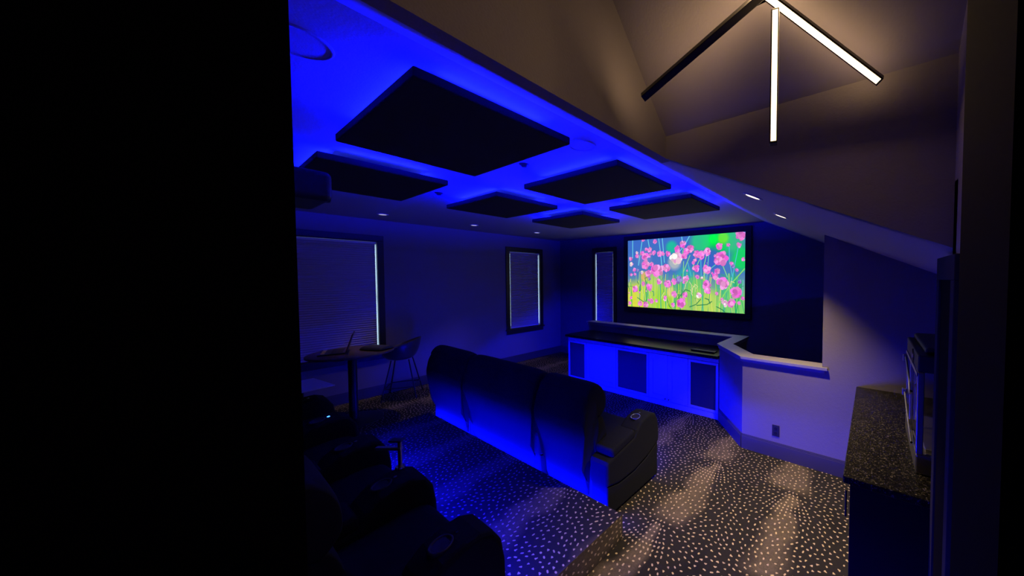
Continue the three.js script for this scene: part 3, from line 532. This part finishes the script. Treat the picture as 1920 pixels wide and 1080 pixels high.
// ------------------------------------------------------------------ counter, popcorn machine, tall cabinet
{ const top = thing('granite_worktop', 'dark speckled granite counter top under the popcorn machine', 'countertop', [0, 0.83, 0]);
  part('slab', metric(rbox(-0.105, 0.795, 0, 0.04, -3.485, -1.87, 0.008), 0.5, 0.5), M.granite, top);
  const g = thing('counter_cabinet', 'near-black base cabinet carrying the speckled counter', 'cabinet', [0, 0, 0]);
  part('carcass', box(-0.052, 0.79, 0.09, 0.829, -3.47, -1.91), M.darkWood, g); part('plinth', box(0.0, 0.79, 0.001, 0.09, -3.47, -1.94), M.darkWood, g); part('end_panel', rbox(-0.075, 0.79, 0.002, 0.829, -1.909, -1.889, 0.003), M.darkWood, g);
  for (let i = 0; i < 3; i++) { const z0 = -3.46 + i * 0.515, d = part('door', rbox(-0.074, -0.053, 0.10, 0.82, z0, z0 + 0.505, 0.004), M.darkWood, g); part('handle', rod(V(-0.095, 0.60, z0 + 0.45), V(-0.095, 0.74, z0 + 0.45), 0.005), M.blackMetal, d); } }
{ const g = thing('popcorn_machine', 'black and silver glass-sided popcorn machine with a star emblem', 'popcorn machine', [0.19, 0.8705, -2.40]);
  const w = 0.42, d = 0.62, h = 0.60, z0 = -d / 2, z1 = d / 2;
  part('base', rbox(0, w, 0.0, 0.10, z0, z1, 0.008), M.steel, g); part('roof', rbox(0.0, w, h - 0.09, h - 0.005, z0, z1, 0.008), M.black, g); part('roof_cap', rbox(0.03, w - 0.03, h - 0.005, h + 0.03, z0 + 0.03, z1 - 0.03, 0.015), M.black, g);
  for (const [a, b] of [[0, z0], [0, z1 - 0.028], [w - 0.028, z0], [w - 0.028, z1 - 0.028]]) part('corner_post', rbox(a, a + 0.028, 0.10, h - 0.09, b, b + 0.028, 0.004), M.steel, g);
  part('pane', box(0.010, 0.014, 0.10, h - 0.09, z0 + 0.028, z1 - 0.028), M.glass, g); part('pane', box(0.028, w - 0.028, 0.10, h - 0.09, z1 - 0.014, z1 - 0.010), M.glass, g); part('pane', box(0.028, w - 0.028, 0.10, h - 0.09, z0 + 0.010, z0 + 0.014), M.glass, g);
  const star = new THREE.Shape(); for (let i = 0; i < 10; i++) { const r = i % 2 ? 0.017 : 0.040, a = Math.PI / 2 + i * Math.PI / 5; i ? star.lineTo(r * Math.cos(a), r * Math.sin(a)) : star.moveTo(r * Math.cos(a), r * Math.sin(a)); } star.closePath();
  part('star_emblem', new THREE.ExtrudeGeometry(star, { depth: 0.006, bevelEnabled: false }).rotateY(-Math.PI / 2).translate(-0.001, h - 0.05, 0.10), M.chrome, g);
  part('valance', rbox(-0.004, 0.0, h - 0.11, h - 0.09, z0, z1, 0.001), M.steel, g);
  for (const z of [-0.02]) part('door_stile', rbox(-0.004, 0.010, 0.10, h - 0.11, z - 0.012, z + 0.012, 0.003), M.steel, g);
  for (const [y, z] of [[0.46, z0 + 0.02], [0.24, z0 + 0.02]]) part('hinge', rbox(-0.022, 0.0, y - 0.022, y + 0.022, z - 0.012, z + 0.016, 0.004), M.steel, g);
  const sc = (pts) => new THREE.TubeGeometry(new THREE.CatmullRomCurve3(pts.map(p => V(-0.008, p[0], p[1]))), 30, 0.006, 8);
  part('scroll', [sc([[0.47, -0.26], [0.44, -0.15], [0.40, -0.05], [0.33, 0.05], [0.36, 0.12]]), sc([[0.24, -0.27], [0.19, -0.12], [0.14, 0.05], [0.11, 0.20]])], M.steel, g);
  part('kettle', lathe([[0, 0.0], [0.075, 0.0], [0.085, 0.02], [0.085, 0.10], [0.07, 0.11], [0, 0.112]], 28).translate(w / 2, 0.32, 0), M.chrome, g); part('kettle_rod', cyl(0.008, 0.008, 0.09, w / 2, 0.43, 0), M.steel, g);
  part('tray', rbox(0.04, w - 0.04, 0.10, 0.115, z0 + 0.05, z1 - 0.05, 0.004), M.steel, g); }
{ const g = thing('tall_cabinet', 'slim tall built-in cabinet with grey face frame by the counter end', 'cabinet', [0.245, 0, -1.665]), mm = new THREE.MeshPhysicalMaterial({ color: lin(0.028, 0.028, 0.034), roughness: 0.9, specularIntensity: 0.08 });
  const z0 = -0.20, z1 = 0.165, x = -0.01;
  part('frame_stile', rbox(x - 0.012, x + 0.006, 0.10, 1.84, z0, z0 + 0.06, 0.003), mm, g); part('frame_stile', rbox(x - 0.012, x + 0.006, 0.10, 1.84, z1 - 0.06, z1, 0.003), mm, g);
  part('header', rbox(x - 0.012, x + 0.006, 1.84, 1.93, z0, z1, 0.003), mm, g); part('door', box(x - 0.004, x + 0.004, 0.10, 1.84, z0 + 0.06, z1 - 0.06), M.door, g); part('plinth', box(x - 0.006, x + 0.005, 0.001, 0.10, z0, z1), M.black, g); }

// ------------------------------------------------------------------ round table, stool, laptop
const TX = -5.46, TZ = -1.28, TY = 0.90;
{ const g = thing('round_table', 'round pedestal table with a brown top below the wide blind', 'table', [TX, 0, TZ]);
  part('table_top', lathe([[0, TY], [0.42, TY], [0.43, TY - 0.006], [0.43, TY - 0.026], [0.41, TY - 0.032], [0, TY - 0.032]].reverse(), 64), M.tableTop, g);
  part('column', cyl(0.045, 0.045, TY - 0.06, 0, 0.025, 0, 28), M.blackMetal, g); part('top_plate', rbox(-0.16, 0.16, TY - 0.045, TY - 0.033, -0.16, 0.16, 0.004), M.blackMetal, g);
  part('base', lathe([[0, 0.001], [0.30, 0.001], [0.305, 0.008], [0.29, 0.018], [0.06, 0.032], [0, 0.034]], 56), M.blackMetal, g); }
{ const g = thing('laptop', 'open dark laptop with yellow stickers on the round table', 'laptop', [TX - 0.06, TY + 0.001, TZ + 0.05], undefined, -0.30);
  part('base', rbox(-0.18, 0.18, 0, 0.018, -0.01, 0.24, 0.006), M.laptop, g);
  part('keyboard', rbox(-0.15, 0.15, 0.018, 0.020, 0.015, 0.125, 0.001), M.black, g);
  for (const [x, z, w] of [[0.10, 0.20, 0.07], [-0.02, 0.20, 0.07], [-0.13, 0.20, 0.05]]) part('sticker', box(x - w / 2, x + w / 2, 0.0182, 0.0192, z - 0.018, z + 0.018), x < -0.1 ? M.white : M.yellow, g);
  const lid = new THREE.Group(); lid.name = 'lid'; lid.position.set(0, 0.016, -0.01); lid.rotation.x = -0.30; g.add(lid);
  part('shell', rbox(-0.18, 0.18, 0, 0.235, -0.010, 0, 0.004), M.laptop, lid);
  part('display', box(-0.165, 0.165, 0.02, 0.225, 0.0, 0.001), new THREE.MeshStandardMaterial({ color: lin(0.02, 0.02, 0.02), roughness: 0.3, emissive: lin(0.55, 0.12, 0.12), emissiveIntensity: 0.35 }), lid); }
{ const g = thing('keyboard', 'flat black case lying on the round table beside the laptop', 'case', [TX + 0.10, TY + 0.001, TZ - 0.23], undefined, 0.45); g.name = 'flat_case';
  part('body', pillow([[-0.09, 0.004], [-0.095, 0.025], [-0.05, 0.045], [0.05, 0.045], [0.095, 0.025], [0.09, 0.004]], -0.16, 0.16, [0, 0.02], 6, 18, 0.5), M.black, g);
  part('zip', rbox(-0.14, 0.14, 0.02, 0.026, 0.088, 0.096, 0.002), M.blackMetal, g); }
{ const sx = -5.985, sz = -1.995, g = thing('bar_stool', 'black bucket-seat bar stool on thin rod legs beside the round table', 'stool', [sx, 0, sz], undefined, -0.55);
  // bucket: opening towards local +z
  const pos = [], idx = [], N = 48, K = 14, t = 0.012;
  const pt = (a, s, off) => { const c = Math.cos(a), rimH = 0.69 + 0.22 * Math.pow((1 - c) / 2, 0.8), R = 0.255; const r = Math.pow(s, 0.55) * R - off * s, y = 0.585 + (rimH - 0.585) * Math.pow(s, 2.6) + (s < 0.05 ? 0 : 0) + (1 - s) * off; return [Math.sin(a) * r * 1.08, y, c * r]; };
  const layer = off => { const b = pos.length / 3; for (let i = 0; i <= K; i++) for (let j = 0; j < N; j++) pos.push(...pt(j / N * 2 * Math.PI, Math.max(0.0005, i / K), off)); return b; };
  const A = layer(0), B = layer(t);
  for (let i = 0; i < K; i++) for (let j = 0; j < N; j++) { const j2 = (j + 1) % N, a = A + i * N + j, b = A + i * N + j2, c = a + N, d = b + N; idx.push(a, c, b, b, c, d); const e = B + i * N + j, f = B + i * N + j2, h = e + N, k = f + N; idx.push(e, f, h, f, k, h); }
  for (let j = 0; j < N; j++) { const j2 = (j + 1) % N, a = A + K * N + j, b = A + K * N + j2, e = B + K * N + j, f = B + K * N + j2; idx.push(a, e, b, b, e, f); }
  const bg = new THREE.BufferGeometry(); bg.setAttribute('position', new THREE.Float32BufferAttribute(pos, 3)); bg.setIndex(idx); bg.computeVertexNormals();
  part('bucket_seat', bg, M.stoolShell, g);
  const feet = [[-0.22, -0.22], [0.22, -0.22], [0.22, 0.22], [-0.22, 0.22]];
  for (const [x, z] of feet) part('leg', rod(V(x * 0.5, 0.592, z * 0.5), V(x, 0.004, z), 0.009), M.blackMetal, g);
  const rg = feet.map(([x, z]) => V(x * 0.85, 0.18, z * 0.85)); for (let i = 0; i < 4; i++) part('foot_rail', rod(rg[i], rg[(i + 1) % 4], 0.007), M.blackMetal, g); }

shadows(scene);
renderer.render(scene, camera);
